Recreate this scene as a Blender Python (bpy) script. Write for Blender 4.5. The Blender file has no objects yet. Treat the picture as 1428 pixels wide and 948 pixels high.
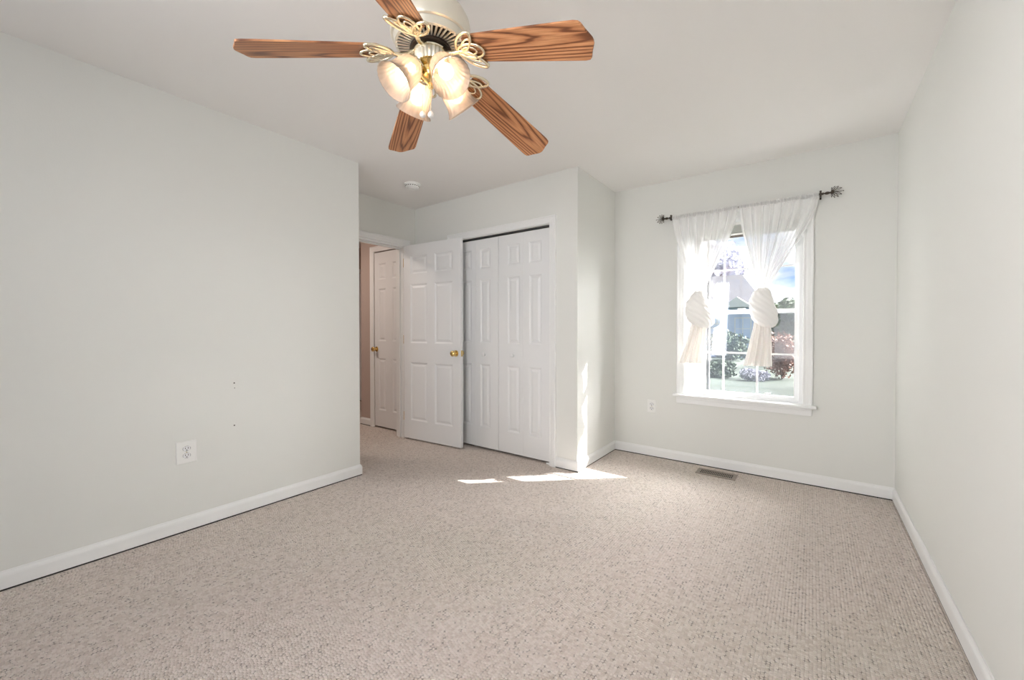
import bpy, bmesh, math, random
from mathutils import Vector, Matrix
PI = math.pi
scn = bpy.context.scene
C = scn.collection

# ------------------------------------------------------------------ camera
F_PX, YAW, PITCH, ROLL, CAM_H = 565.48, 0.63626, 0.01172, -0.00048, 1.14166
fw = Vector((-math.sin(YAW)*math.cos(PITCH), math.cos(YAW)*math.cos(PITCH), -math.sin(PITCH)))
r0 = Vector((math.cos(YAW), math.sin(YAW), 0)); u0 = r0.cross(fw)
rt = math.cos(ROLL)*r0 + math.sin(ROLL)*u0; up = rt.cross(fw)
cam = bpy.data.cameras.new('camera'); camo = bpy.data.objects.new('camera', cam); C.objects.link(camo)
camo.matrix_world = Matrix(((rt.x, up.x, -fw.x, 0), (rt.y, up.y, -fw.y, 0), (rt.z, up.z, -fw.z, CAM_H), (0, 0, 0, 1)))
cam.sensor_width = 36; cam.lens = F_PX/1428*36; cam.shift_y = -7.9/1428
cam.clip_start = 0.02; cam.clip_end = 400
scn.camera = camo

# ------------------------------------------------------------------ view, world, sun, area lights
scn.view_settings.view_transform = 'Standard'; scn.view_settings.look = 'None'
scn.view_settings.exposure = 0.0; scn.view_settings.gamma = 1.0; scn.view_settings.use_curve_mapping = False
scn.cycles.max_bounces = 10; scn.cycles.diffuse_bounces = 6; scn.cycles.transparent_max_bounces = 16
scn.cycles.sample_clamp_indirect = 50; scn.cycles.caustics_reflective = False; scn.cycles.caustics_refractive = False
scn.cycles.use_denoising = True

SUN_E = 30.0; GLOW = 70.0; WORLD = 1.35; BACK_R = 7.0; BACK_L = 13.0; SIDE_W = 12.0; HALL_W = 16.0
w = bpy.data.worlds.new('sky'); scn.world = w; w.use_nodes = True
wn = w.node_tree.nodes; wl = w.node_tree.links; wn.clear()
wo = wn.new('ShaderNodeOutputWorld'); bg = wn.new('ShaderNodeBackground'); wl.new(bg.outputs[0], wo.inputs[0])
tc = wn.new('ShaderNodeTexCoord'); mp = wn.new('ShaderNodeMapping'); mp.inputs['Scale'].default_value = (1, 1, 2.6)
nz = wn.new('ShaderNodeTexNoise'); nz.inputs['Scale'].default_value = 5.0; nz.inputs['Detail'].default_value = 6
cr = wn.new('ShaderNodeValToRGB'); cr.color_ramp.elements[0].position = .37; cr.color_ramp.elements[0].color = (.33, .50, .78, 1)
cr.color_ramp.elements[1].position = .52; cr.color_ramp.elements[1].color = (1, 1, 1, 1)
wl.new(tc.outputs['Generated'], mp.inputs[0]); wl.new(mp.outputs[0], nz.inputs['Vector']); wl.new(nz.outputs[0], cr.inputs[0]); wl.new(cr.outputs[0], bg.inputs[0])
bg.inputs[1].default_value = WORLD
# the sky brightens strongly towards the sun (glow added out of view to light the room)
dv = wn.new('ShaderNodeVectorMath'); dv.operation = 'DOT_PRODUCT'; dv.inputs[1].default_value = Vector((1.1, 1, .99)).normalized()
wl.new(tc.outputs['Generated'], dv.inputs[0])
mr = wn.new('ShaderNodeMapRange'); mr.interpolation_type = 'SMOOTHSTEP'; mr.inputs['From Min'].default_value = .60; mr.inputs['From Max'].default_value = .97; mr.inputs['To Max'].default_value = GLOW
wl.new(dv.outputs['Value'], mr.inputs['Value'])
bg2 = wn.new('ShaderNodeBackground'); bg2.inputs[0].default_value = (1, .97, .93, 1); wl.new(mr.outputs[0], bg2.inputs[1])
ads = wn.new('ShaderNodeAddShader'); wl.new(bg.outputs[0], ads.inputs[0]); wl.new(bg2.outputs[0], ads.inputs[1]); wl.new(ads.outputs[0], wo.inputs[0])

def light(name, kind, loc, energy, color, direction=None, **kw):
    l = bpy.data.lights.new(name, kind); l.energy = energy; l.color = color
    for k, v in kw.items(): setattr(l, k, v)
    o = bpy.data.objects.new(name, l); C.objects.link(o); o.location = loc
    if direction: o.rotation_euler = Vector(direction).to_track_quat('-Z', 'Y').to_euler()
    return o
light('sun', 'SUN', (12, 10, 9), SUN_E, (1, .965, .90), (-1.1, -1, -.99), angle=0.006)
light('back_fill', 'AREA', (-.45, -1.70, 1.35), BACK_R, (1, .985, .97), (-.47, 1, .1), shape='RECTANGLE', size=.9, size_y=1.5, spread=1.1)  # added fill lamp behind the camera, aimed at the doorway side
light('back_fill', 'AREA', (-1.8, -1.70, 1.35), BACK_L, (1, .985, .97), (.5, 1, -.1), shape='RECTANGLE', size=.9, size_y=1.5, spread=1.3)  # second added fill lamp behind the camera, aimed to the right
light('side_fill', 'AREA', (-2.72, -.95, 1.35), SIDE_W, (1, .985, .97), (1, .55, .22), shape='RECTANGLE', size=1.3, size_y=1.4, spread=1.3)  # added fill from the left, out of view, lifting the right wall
light('hall_fill', 'AREA', (-4.3, 1.75, 2.40), HALL_W, (1, .86, .76), (0, 0, -1), shape='DISK', size=.3)  # added fill to brighten the hall, no fixture modelled

# ------------------------------------------------------------------ materials
def nt(name):
    m = bpy.data.materials.new(name); m.use_nodes = True
    return m, m.node_tree.nodes, m.node_tree.links, m.node_tree.nodes['Principled BSDF']
def mat(name, col, rough=.6, metal=0, spec=.4, bump=0, bscale=60, vary=0):
    m, n, l, b = nt(name)
    b.inputs['Base Color'].default_value = (*col, 1); b.inputs['Roughness'].default_value = rough
    b.inputs['Metallic'].default_value = metal; b.inputs['Specular IOR Level'].default_value = spec
    t = n.new('ShaderNodeTexCoord'); z = n.new('ShaderNodeTexNoise'); z.inputs['Scale'].default_value = bscale; z.inputs['Detail'].default_value = 4
    l.new(t.outputs['Object'], z.inputs['Vector'])
    if bump:
        bp = n.new('ShaderNodeBump'); bp.inputs['Strength'].default_value = bump; bp.inputs['Distance'].default_value = .002
        l.new(z.outputs[0], bp.inputs['Height']); l.new(bp.outputs[0], b.inputs['Normal'])
    if vary:
        mx = n.new('ShaderNodeMixRGB'); mx.inputs[1].default_value = (*[c*(1-vary) for c in col], 1); mx.inputs[2].default_value = (*[min(1, c*(1+vary)) for c in col], 1)
        l.new(z.outputs[0], mx.inputs[0]); l.new(mx.outputs[0], b.inputs['Base Color'])
    return m
WALL = mat('pale_grey_green_paint', (.755, .76, .73), .75, spec=.25, bump=.12, bscale=180)
WALLR = WALL
CEIL = mat('ceiling_paint', (.86, .845, .825), .85, spec=.2, bump=.1, bscale=160)
TRIM = mat('white_trim_paint', (.83, .835, .83), .38, spec=.4)
DOORM = mat('white_door_paint', (.80, .805, .81), .42, spec=.4, bump=.08, bscale=90)
HALLW = mat('pinkish_tan_paint', (.50, .405, .36), .8, spec=.2, bump=.1, bscale=160)
VINYL = mat('white_vinyl', (.86, .87, .88), .35)
PLATE = mat('white_plastic', (.84, .84, .82), .35)
SLOT = mat('dark_slot', (.03, .028, .025), .7)
BRASS = mat('antique_brass', (.80, .73, .56), .24, metal=1)
BRASSY = mat('polished_brass', (.83, .60, .24), .18, metal=1)
PEWTER = mat('pale_brass_housing', (.80, .76, .66), .34, metal=.6)
DARKM = mat('dark_motor_core', (.045, .03, .022), .5, metal=.3)
BRONZE = mat('dark_bronze', (.075, .062, .052), .42, metal=.7, vary=.3)
VENTM = mat('brown_register_metal', (.36, .30, .25), .45, metal=.2)
CHAINM = mat('chain_brass', (.75, .66, .45), .25, metal=1)
BLIND = mat('blind_slat', (.80, .79, .76), .4)
STEEL = mat('steel_track', (.10, .10, .10), .4, metal=.6)

def carpet():
    m, n, l, b = nt('berber_carpet')
    tc = n.new('ShaderNodeTexCoord'); sx = n.new('ShaderNodeSeparateXYZ'); l.new(tc.outputs['Object'], sx.inputs[0])
    def math_(op, a, bb=None, cc=None):
        q = n.new('ShaderNodeMath'); q.operation = op
        for i, v in enumerate((a, bb, cc)):
            if v is None: continue
            if isinstance(v, (int, float)): q.inputs[i].default_value = v
            else: l.new(v, q.inputs[i])
        return q.outputs[0]
    row = math_('FLOOR', math_('MULTIPLY', sx.outputs[0], 1/.0118))
    wn_ = n.new('ShaderNodeTexWhiteNoise'); wn_.noise_dimensions = '1D'; l.new(row, wn_.inputs['W'])
    fx = math_('ABSOLUTE', math_('SINE', math_('MULTIPLY', sx.outputs[0], PI/.0118)))
    yy = math_('ADD', math_('MULTIPLY', sx.outputs[1], 1/.0112), math_('MULTIPLY', wn_.outputs['Value'], 1.0))
    fy = math_('ABSOLUTE', math_('SINE', math_('MULTIPLY', yy, PI)))
    cell = n.new('ShaderNodeCombineXYZ'); l.new(row, cell.inputs[0]); l.new(math_('FLOOR', yy), cell.inputs[1])
    w2 = n.new('ShaderNodeTexWhiteNoise'); w2.noise_dimensions = '2D'; l.new(cell.outputs[0], w2.inputs['Vector'])
    nz = n.new('ShaderNodeTexNoise'); nz.inputs['Scale'].default_value = 420; nz.inputs['Detail'].default_value = 3; l.new(tc.outputs['Object'], nz.inputs['Vector'])
    loop_ = math_('MULTIPLY', math_('POWER', fx, .6), math_('POWER', fy, .5))
    h = math_('ADD', loop_, math_('ADD', math_('MULTIPLY', w2.outputs['Value'], .35), math_('MULTIPLY', nz.outputs[0], .35)))
    bp = n.new('ShaderNodeBump'); bp.inputs['Strength'].default_value = .95; bp.inputs['Distance'].default_value = .0065
    l.new(h, bp.inputs['Height']); l.new(bp.outputs[0], b.inputs['Normal'])
    # yarn tone varies from loop to loop
    r = n.new('ShaderNodeValToRGB'); e = r.color_ramp
    e.elements[0].position = 0; e.elements[0].color = (.77, .67, .60, 1)
    e.elements[1].position = 1; e.elements[1].color = (.92, .83, .765, 1)
    a = e.elements.new(.5); a.color = (.865, .768, .70, 1)
    l.new(w2.outputs['Value'], r.inputs[0])
    # shade painted dark brown into the gaps between some of the loops
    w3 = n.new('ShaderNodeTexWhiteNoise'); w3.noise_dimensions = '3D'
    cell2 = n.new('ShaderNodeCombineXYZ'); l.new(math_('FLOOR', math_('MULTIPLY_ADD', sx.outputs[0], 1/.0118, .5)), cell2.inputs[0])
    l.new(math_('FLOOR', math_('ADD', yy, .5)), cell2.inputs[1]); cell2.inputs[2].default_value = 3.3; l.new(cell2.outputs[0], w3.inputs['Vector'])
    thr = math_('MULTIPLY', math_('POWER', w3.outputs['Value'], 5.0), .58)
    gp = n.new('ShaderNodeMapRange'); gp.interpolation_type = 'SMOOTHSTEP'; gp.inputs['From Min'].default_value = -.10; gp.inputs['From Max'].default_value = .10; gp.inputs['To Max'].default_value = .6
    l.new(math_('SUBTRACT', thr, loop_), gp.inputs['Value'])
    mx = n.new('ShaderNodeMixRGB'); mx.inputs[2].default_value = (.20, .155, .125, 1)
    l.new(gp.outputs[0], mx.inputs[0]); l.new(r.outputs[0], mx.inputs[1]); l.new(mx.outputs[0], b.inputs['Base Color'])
    b.inputs['Roughness'].default_value = .95; b.inputs['Specular IOR Level'].default_value = .1
    return m
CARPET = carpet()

def oak():
    m, n, l, b = nt('oak_veneer')
    tc = n.new('ShaderNodeTexCoord'); oi = n.new('ShaderNodeObjectInfo')
    ad = n.new('ShaderNodeVectorMath'); ad.operation = 'ADD'
    cm = n.new('ShaderNodeCombineXYZ')
    q = n.new('ShaderNodeMath'); q.operation = 'MULTIPLY_ADD'; q.inputs[1].default_value = .30; q.inputs[2].default_value = -.60; l.new(oi.outputs['Random'], q.inputs[0]); l.new(q.outputs[0], cm.inputs[0])
    q2 = n.new('ShaderNodeMath'); q2.operation = 'MULTIPLY_ADD'; q2.inputs[1].default_value = .05; q2.inputs[2].default_value = -.025; l.new(oi.outputs['Random'], q2.inputs[0]); l.new(q2.outputs[0], cm.inputs[1])
    l.new(tc.outputs['Object'], ad.inputs[0]); l.new(cm.outputs[0], ad.inputs[1])
    mp = n.new('ShaderNodeMapping'); mp.inputs['Scale'].default_value = (.055, 1, .0); l.new(ad.outputs[0], mp.inputs[0])
    nz = n.new('ShaderNodeTexNoise'); nz.inputs['Scale'].default_value = 14; nz.inputs['Detail'].default_value = 3; l.new(mp.outputs[0], nz.inputs['Vector'])
    mxv = n.new('ShaderNodeMixRGB'); mxv.blend_type = 'ADD'; mxv.inputs[0].default_value = .05; l.new(mp.outputs[0], mxv.inputs[1]); l.new(nz.outputs[1], mxv.inputs[2])
    wv = n.new('ShaderNodeTexWave'); wv.wave_type = 'RINGS'; wv.rings_direction = 'Z'; wv.inputs['Scale'].default_value = 30; wv.inputs['Distortion'].default_value = 2.2
    wv.inputs['Detail'].default_value = 2; wv.inputs['Detail Scale'].default_value = 2; l.new(mxv.outputs[0], wv.inputs['Vector'])
    mp2 = n.new('ShaderNodeMapping'); mp2.inputs['Scale'].default_value = (9, 420, 1); l.new(ad.outputs[0], mp2.inputs[0])
    nf = n.new('ShaderNodeTexNoise'); nf.inputs['Scale'].default_value = 1; nf.inputs['Detail'].default_value = 3; l.new(mp2.outputs[0], nf.inputs['Vector'])
    r = n.new('ShaderNodeValToRGB'); e = r.color_ramp
    e.elements[0].position = 0; e.elements[0].color = (.17, .058, .022, 1); e.elements[1].position = 1; e.elements[1].color = (.60, .285, .13, 1)
    a = e.elements.new(.25); a.color = (.44, .18, .074, 1)
    l.new(wv.outputs[1], r.inputs[0])
    r2 = n.new('ShaderNodeValToRGB'); r2.color_ramp.elements[0].position = .38; r2.color_ramp.elements[0].color = (.62, .55, .5, 1); r2.color_ramp.elements[1].position = .52
    l.new(nf.outputs[0], r2.inputs[0])
    mu = n.new('ShaderNodeMixRGB'); mu.blend_type = 'MULTIPLY'; mu.inputs[0].default_value = .75; l.new(r.outputs[0], mu.inputs[1]); l.new(r2.outputs[0], mu.inputs[2])
    l.new(mu.outputs[0], b.inputs['Base Color']); b.inputs['Roughness'].default_value = .38
    return m
OAK = oak()

def sheer(name, transp, col=(.93, .92, .90), tl=.5, edge=0):
    m, n, l, b = nt(name); n.remove(b); out = n['Material Output']
    d = n.new('ShaderNodeBsdfDiffuse'); d.inputs[0].default_value = (*col, 1)
    t = n.new('ShaderNodeBsdfTranslucent'); t.inputs[0].default_value = (*col, 1)
    tr = n.new('ShaderNodeBsdfTransparent')
    m1 = n.new('ShaderNodeMixShader'); m1.inputs[0].default_value = tl; l.new(d.outputs[0], m1.inputs[1]); l.new(t.outputs[0], m1.inputs[2])
    m2 = n.new('ShaderNodeMixShader'); l.new(m1.outputs[0], m2.inputs[1]); l.new(tr.outputs[0], m2.inputs[2])
    # the weave closes up where the cloth is seen edge-on
    lw = n.new('ShaderNodeLayerWeight'); lw.inputs[0].default_value = .5
    q = n.new('ShaderNodeMapRange'); q.inputs['From Min'].default_value = 0; q.inputs['From Max'].default_value = .85; q.inputs['To Min'].default_value = transp; q.inputs['To Max'].default_value = edge
    l.new(lw.outputs['Facing'], q.inputs['Value'])
    l.new(q.outputs[0], m2.inputs[0]); l.new(m2.outputs[0], out.inputs[0])
    return m
SHEER = sheer('white_sheer_voile', .40, (.93, .93, .92), .13)
SHEERK = sheer('white_gathered_voile', .02, (.93, .92, .90), .07)
SHEERT = sheer('white_layered_voile', .08, (.93, .905, .87), .09)
SCREEN = sheer('insect_screen_mesh', .84, (.07, .08, .09), .5, .82)

def glass(name, col=(1, 1, 1), refl=.06):
    m, n, l, b = nt(name); n.remove(b); out = n['Material Output']
    tr = n.new('ShaderNodeBsdfTransparent'); tr.inputs[0].default_value = (*col, 1)
    g = n.new('ShaderNodeBsdfGlossy'); g.inputs['Roughness'].default_value = .03
    mx = n.new('ShaderNodeMixShader'); mx.inputs[0].default_value = refl; l.new(tr.outputs[0], mx.inputs[1]); l.new(g.outputs[0], mx.inputs[2]); l.new(mx.outputs[0], out.inputs[0])
    return m
GLASS = glass('window_glass', (.97, .98, 1))

def shade_glass():
    m, n, l, b = nt('frosted_peach_glass'); n.remove(b); out = n['Material Output']
    tc = n.new('ShaderNodeTexCoord'); nz = n.new('ShaderNodeTexNoise'); nz.inputs['Scale'].default_value = 14; nz.inputs['Detail'].default_value = 2; nz.inputs['Distortion'].default_value = 1.5
    l.new(tc.outputs['Object'], nz.inputs['Vector'])
    d = n.new('ShaderNodeBsdfDiffuse'); d.inputs[0].default_value = (.97, .86, .76, 1)
    t = n.new('ShaderNodeBsdfTranslucent'); t.inputs[0].default_value = (1, .87, .74, 1)
    g = n.new('ShaderNodeBsdfGlossy'); g.inputs['Roughness'].default_value = .12
    tr = n.new('ShaderNodeBsdfTransparent'); tr.inputs[0].default_value = (1, .93, .87, 1)
    a = n.new('ShaderNodeMixShader'); a.inputs[0].default_value = .6; l.new(d.outputs[0], a.inputs[1]); l.new(t.outputs[0], a.inputs[2])
    c = n.new('ShaderNodeMixShader'); r = n.new('ShaderNodeValToRGB'); r.color_ramp.elements[0].position = .35; r.color_ramp.elements[0].color = (.36, .36, .36, 1); r.color_ramp.elements[1].position = .65; r.color_ramp.elements[1].color = (.52, .52, .52, 1)
    l.new(nz.outputs[0], r.inputs[0]); l.new(r.outputs[0], c.inputs[0]); l.new(a.outputs[0], c.inputs[1]); l.new(tr.outputs[0], c.inputs[2])
    lw = n.new('ShaderNodeLayerWeight'); lw.inputs[0].default_value = .25
    e = n.new('ShaderNodeMixShader'); l.new(lw.outputs['Fresnel'], e.inputs[0]); l.new(c.outputs[0], e.inputs[1]); l.new(g.outputs[0], e.inputs[2])
    l.new(e.outputs[0], out.inputs[0])
    return m
SHADEG = shade_glass()
def emis(name, col, s):
    m, n, l, b = nt(name); b.inputs['Base Color'].default_value = (*col, 1); b.inputs['Emission Color'].default_value = (*col, 1); b.inputs['Emission Strength'].default_value = s
    return m
BULB = emis('lit_bulb', (1, .78, .56), 15)

# exterior materials
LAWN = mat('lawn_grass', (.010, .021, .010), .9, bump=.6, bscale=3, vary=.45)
LEAF = mat('green_leaves', (.045, .085, .028), .7, vary=.4, bscale=3)
LEAFD = mat('hedge_leaves', (.035, .065, .03), .7, vary=.4, bscale=3)
PINK = mat('rust_pink_leaves', (.22, .10, .065), .7, vary=.4, bscale=5)
BLOSS = mat('pale_blossom', (.40, .40, .46), .7, vary=.2, bscale=3)
BARK = mat('bark', (.14, .10, .075), .9, bump=.5, bscale=20)
SIDING = mat('blue_grey_siding', (.38, .48, .72), .7, vary=.08)
ROOF = mat('pale_shingle_roof', (.034, .034, .042), .8, vary=.12, bscale=8)
SOFFIT = mat('brown_soffit', (.17, .14, .12), .8, vary=.3, bscale=14)
PAINTW = mat('white_exterior_paint', (.55, .56, .58), .6)
STRIP = mat('corner_strip_paint', (.10, .10, .10), .6)
def brick():
    m, n, l, b = nt('brick')
    tc = n.new('ShaderNodeTexCoord'); mp = n.new('ShaderNodeMapping'); mp.inputs['Rotation'].default_value = (PI/2, 0, PI/2)
    l.new(tc.outputs['Object'], mp.inputs[0])
    br = n.new('ShaderNodeTexBrick'); br.inputs['Scale'].default_value = 1; br.inputs['Brick Width'].default_value = .2; br.inputs['Row Height'].default_value = .07; br.inputs['Mortar Size'].default_value = .006
    br.inputs['Color1'].default_value = (.055, .050, .047, 1); br.inputs['Color2'].default_value = (.046, .042, .040, 1); br.inputs['Mortar'].default_value = (.034, .032, .031, 1)
    l.new(mp.outputs[0], br.inputs[0]); l.new(br.outputs[0], b.inputs['Base Color']); b.inputs['Roughness'].default_value = .9
    return m
BRICK = brick()

# ------------------------------------------------------------------ mesh helpers
class MB:
    def __init__(s): s.bm = bmesh.new()
    def face(s, vs):
        try: return s.bm.faces.new([v if isinstance(v, bmesh.types.BMVert) else s.bm.verts.new(v) for v in vs])
        except ValueError: return None
    def box(s, x0, x1, y0, y1, z0, z1, M=None):
        P = [Vector((x, y, z)) for z in (z0, z1) for y in (y0, y1) for x in (x0, x1)]
        if M: P = [M @ p for p in P]
        v = [s.bm.verts.new(p) for p in P]
        for f in ((0, 2, 3, 1), (4, 5, 7, 6), (0, 1, 5, 4), (2, 6, 7, 3), (0, 4, 6, 2), (1, 3, 7, 5)): s.bm.faces.new([v[i] for i in f])
        return s
    def loft(s, rings, close=True, caps=True):
        R = [[s.bm.verts.new(p) for p in r] for r in rings]
        n = len(R[0])
        for a, b in zip(R, R[1:]):
            for i in range(n if close else n-1):
                j = (i+1) % n; s.bm.faces.new((a[i], a[j], b[j], b[i]))
        if caps and close:
            s.bm.faces.new(list(reversed(R[0]))); s.bm.faces.new(R[-1])
        return s
    def lathe(s, prof, M=None, n=32, caps=True, flute=0, nf=0):
        rings = []
        for r, z in prof:
            ring = []
            for i in range(n):
                a = 2*PI*i/n; q = max(r*(1+(flute*math.cos(nf*a) if nf else 0)), 1e-4)
                p = Vector((q*math.cos(a), q*math.sin(a), z)); ring.append(M @ p if M else p)
            rings.append(ring)
        return s.loft(rings, True, caps)
    def tube(s, pts, r, n=8, closed=False):
        pts = [Vector(p) for p in pts]; N = len(pts); rings = []
        for i, p in enumerate(pts):
            a = pts[(i-1) % N] if (closed or i > 0) else p; b = pts[(i+1) % N] if (closed or i < N-1) else p
            t = (b-a).normalized()
            ref = Vector((0, 0, 1)) if abs(t.z) < .9 else Vector((1, 0, 0))
            x = t.cross(ref).normalized(); y = x.cross(t)
            rr = r[i] if isinstance(r, (list, tuple)) else r
            rings.append([p + rr*(math.cos(2*PI*k/n)*x + math.sin(2*PI*k/n)*y) for k in range(n)])
        if closed:
            rings.append(rings[0]); s.loft(rings, True, False)
        else: s.loft(rings)
        return s
    def sphere(s, c, r, n=12, sq=(1, 1, 1)):
        m = Matrix.Translation(c) @ Matrix.Diagonal((sq[0]*r, sq[1]*r, sq[2]*r, 1))
        bmesh.ops.create_uvsphere(s.bm, u_segments=n, v_segments=max(6, n//2+2), radius=1, matrix=m)
        return s
    def build(s, name, m, parent=None, smooth=False, bevel=0, loc=None, label=None, angle=35):
        bmesh.ops.remove_doubles(s.bm, verts=s.bm.verts, dist=1e-6)
        bmesh.ops.recalc_face_normals(s.bm, faces=s.bm.faces)
        me = bpy.data.meshes.new(name)
        if loc: bmesh.ops.translate(s.bm, verts=s.bm.verts, vec=-Vector(loc))
        s.bm.to_mesh(me); s.bm.free(); me.materials.append(m)
        o = bpy.data.objects.new(name, me); C.objects.link(o)
        if loc: o.location = loc
        if parent: o.parent = parent
        if smooth:
            for p in me.polygons: p.use_smooth = True
            me.set_sharp_from_angle(angle=math.radians(angle))
        if bevel:
            b = o.modifiers.new('bevel', 'BEVEL'); b.width = bevel; b.segments = 2; b.limit_method = 'ANGLE'
        if label: o['label'] = label
        return o
def tag(o, label=None, cat=None, group=None, kind=None):
    if label: o['label'] = label
    if cat: o['category'] = cat
    if group: o['group'] = group
    if kind: o['kind'] = kind
    return o
def empty(name, loc=(0, 0, 0)):
    o = bpy.data.objects.new(name, None); C.objects.link(o); o.location = loc; return o
def wpart(mb, name, m, root, **kw):
    """mesh given in world coordinates, parented to an unrotated root"""
    bmesh.ops.translate(mb.bm, verts=mb.bm.verts, vec=-root.location)
    return mb.build(name, m, root, **kw)
def struct(name, mb, m, label, cat, parent=None, **kw):
    o = mb.build(name, m, parent, **kw)
    if not parent: tag(o, label, cat, kind='structure')
    return o

# ------------------------------------------------------------------ room dimensions
XL, XR, YW, YC, XC, XD, YE, H = -2.847, .4525, 3.681, 2.917, -1.505, -3.459, 1.843, 2.44
YB, T = -1.76, .12

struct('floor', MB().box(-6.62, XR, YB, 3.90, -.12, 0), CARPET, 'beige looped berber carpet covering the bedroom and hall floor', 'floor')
struct('ceiling', MB().box(-6.62, XR+T, YB-T, 3.90, H, H+.1), CEIL, 'smooth off-white ceiling above the whole room', 'ceiling')
mb = MB().box(XL-T, XL, YB, -1.62, 0, H).box(XL-T, XL, -.28, YE, 0, H).box(XL-T, XL, -1.62, -.28, 0, .62).box(XL-T, XL, -1.62, -.28, 2.1, H).box(XD-T, XL-T, YE-T, YE, 0, H)
struct('wall_left', mb, WALL, 'long blank pale wall with an outlet on the left', 'wall')
struct('wall_right', MB().box(XR, XR+T, YB, 3.90, 0, H), WALLR, 'plain pale wall running beside the camera on the right', 'wall')
# back wall with a wide window opening added behind the camera for fill light
mb = MB().box(XL-T, -2.35, YB-T, YB, 0, H).box(.05, XR+T, YB-T, YB, 0, H).box(-2.35, .05, YB-T, YB, 0, .5).box(-2.35, .05, YB-T, YB, 2.2, H)
struct('wall_back', mb, WALL, 'pale wall with an added wide window behind the camera', 'wall')
# door wall (entry door opening)
DY0, DY1, DZ = 2.0, 2.775, 2.022
mb = MB().box(XD-T, XD, YE, DY0, 0, H).box(XD-T, XD, DY1, YC, 0, H).box(XD-T, XD, DY0, DY1, DZ, H)
struct('wall_entry', mb, WALL, 'short pale wall above and around the open bedroom doorway', 'wall')
# closet walls
CX0, CX1, CZ = -2.887, -1.765, 2.022
mb = MB().box(XD, CX0, YC, YC+.10, 0, H).box(CX1, XC-.10, YC, YC+.10, 0, H).box(CX0, CX1, YC, YC+.10, CZ, H).box(XD-T, XD, YC, YW, 0, H).box(XC-.10, XC, YC, YW, 0, H)
struct('wall_closet', mb, WALL, 'pale wall boxing out the bifold closet with sunlit outside corner', 'wall')
# window wall
WX0, WX1, WZ0, WZ1 = -.877, -.052, .585, 2.02
mb = MB().box(XD-T, WX0, YW, 3.90, 0, H).box(WX1, XR, YW, 3.90, 0, H).box(WX0, WX1, YW, 3.90, 0, WZ0).box(WX0, WX1, YW, 3.90, WZ1, H)
struct('wall_window', mb, WALL, 'pale wall holding the curtained window', 'wall')
# hall
HY = 2.867
HX0, HX1 = -4.125, -3.605
mb = MB().box(-4.39, HX0, HY, HY+.05, 0, H).box(HX1, XD-T, HY, HY+.05, 0, H).box(HX0, HX1, HY, HY+.05, 2.045, H).box(-4.39, -4.34, HY+.05, 3.76, 0, H)
struct('wall_hall', mb, HALLW, 'pinkish tan hall wall around the closed hall door', 'wall')
mb = MB().box(-6.62, XD-T, 3.76, 3.88, 0, H).box(-6.62, -6.5, 1.12, 3.76, 0, H).box(-6.62, XD-T, 1.0, 1.12, 0, H).box(XD-T-.002, XD-T, 1.12, DY0, 0, H)
struct('wall_hall_far', mb, HALLW, 'pinkish tan end wall far down the hall', 'wall')

# ------------------------------------------------------------------ trim profiles
def casing(path, prof, plane, sgn):
    """mitred moulding: path = 2D points (a, z) of the opening (open polyline), prof = [(d outward, h protrusion)], plane(a, z, h) -> world"""
    rings = []
    P = [Vector(p) for p in path]; n = len(P)
    for i, p in enumerate(P):
        d0 = (P[i]-P[i-1]).normalized() if i > 0 else (P[1]-P[0]).normalized()
        d1 = (P[i+1]-P[i]).normalized() if i < n-1 else d0
        n0 = Vector((-d0.y, d0.x))*sgn; n1 = Vector((-d1.y, d1.x))*sgn
        m = (n0+n1).normalized(); m = m/max(.2, m.dot(n0))
        rings.append([plane(p.x+m.x*d, p.y+m.y*d, h) for d, h in prof])
    return MB().loft(rings, True, True)
CAS = [(0, 0), (0, .011), (.006, .014), (.018, .013), (.030, .016), (.046, .017), (.052, .020), (.058, .020), (.062, .017), (.062, 0)]
def u_path(a0, a1, z0, z1): return [(a0, z0), (a0, z1), (a1, z1), (a1, z0)]
o = casing(u_path(CX0-.004, CX1+.004, 0, CZ+.004), CAS, lambda a, z, h: Vector((a, YC-h, z)), 1).build('trim_1', TRIM); tag(o, 'white moulded casing around the bifold closet opening', 'trim', kind='structure')
o = casing(u_path(DY1, DY0, 0, DZ), CAS, lambda a, z, h: Vector((XD+h, a, z)), -1).build('trim_2', TRIM); tag(o, 'white moulded casing around the bedroom doorway', 'trim', kind='structure')
jm = MB().box(XD-T, XD, DY1-.018, DY1, 0, DZ).box(XD-T, XD, DY0, DY0+.018, 0, DZ).box(XD-T, XD, DY0+.018, DY1-.018, DZ-.018, DZ)
jm.box(XD-.075, XD-.045, DY1-.030, DY1-.018, 0, DZ-.018).box(XD-.075, XD-.045, DY0+.018, DY0+.030, 0, DZ-.018).box(XD-.075, XD-.045, DY0+.030, DY1-.030, DZ-.030, DZ-.018)
jm.build('jamb', TRIM, o)
o = casing(u_path(HX0, HX1, 0, 2.045), CAS, lambda a, z, h: Vector((a, HY-h, z)), 1).build('trim_3', TRIM); tag(o, 'white casing around the closed hall door', 'trim', kind='structure')
FX0, FX1 = -6.40, -5.72
o = casing(u_path(FX0, FX1, 0, 2.04), CAS, lambda a, z, h: Vector((a, 3.76-h, z)), 1).build('trim_4', TRIM); tag(o, 'white casing at the far end of the hall seen as a sliver', 'trim', kind='structure')

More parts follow.
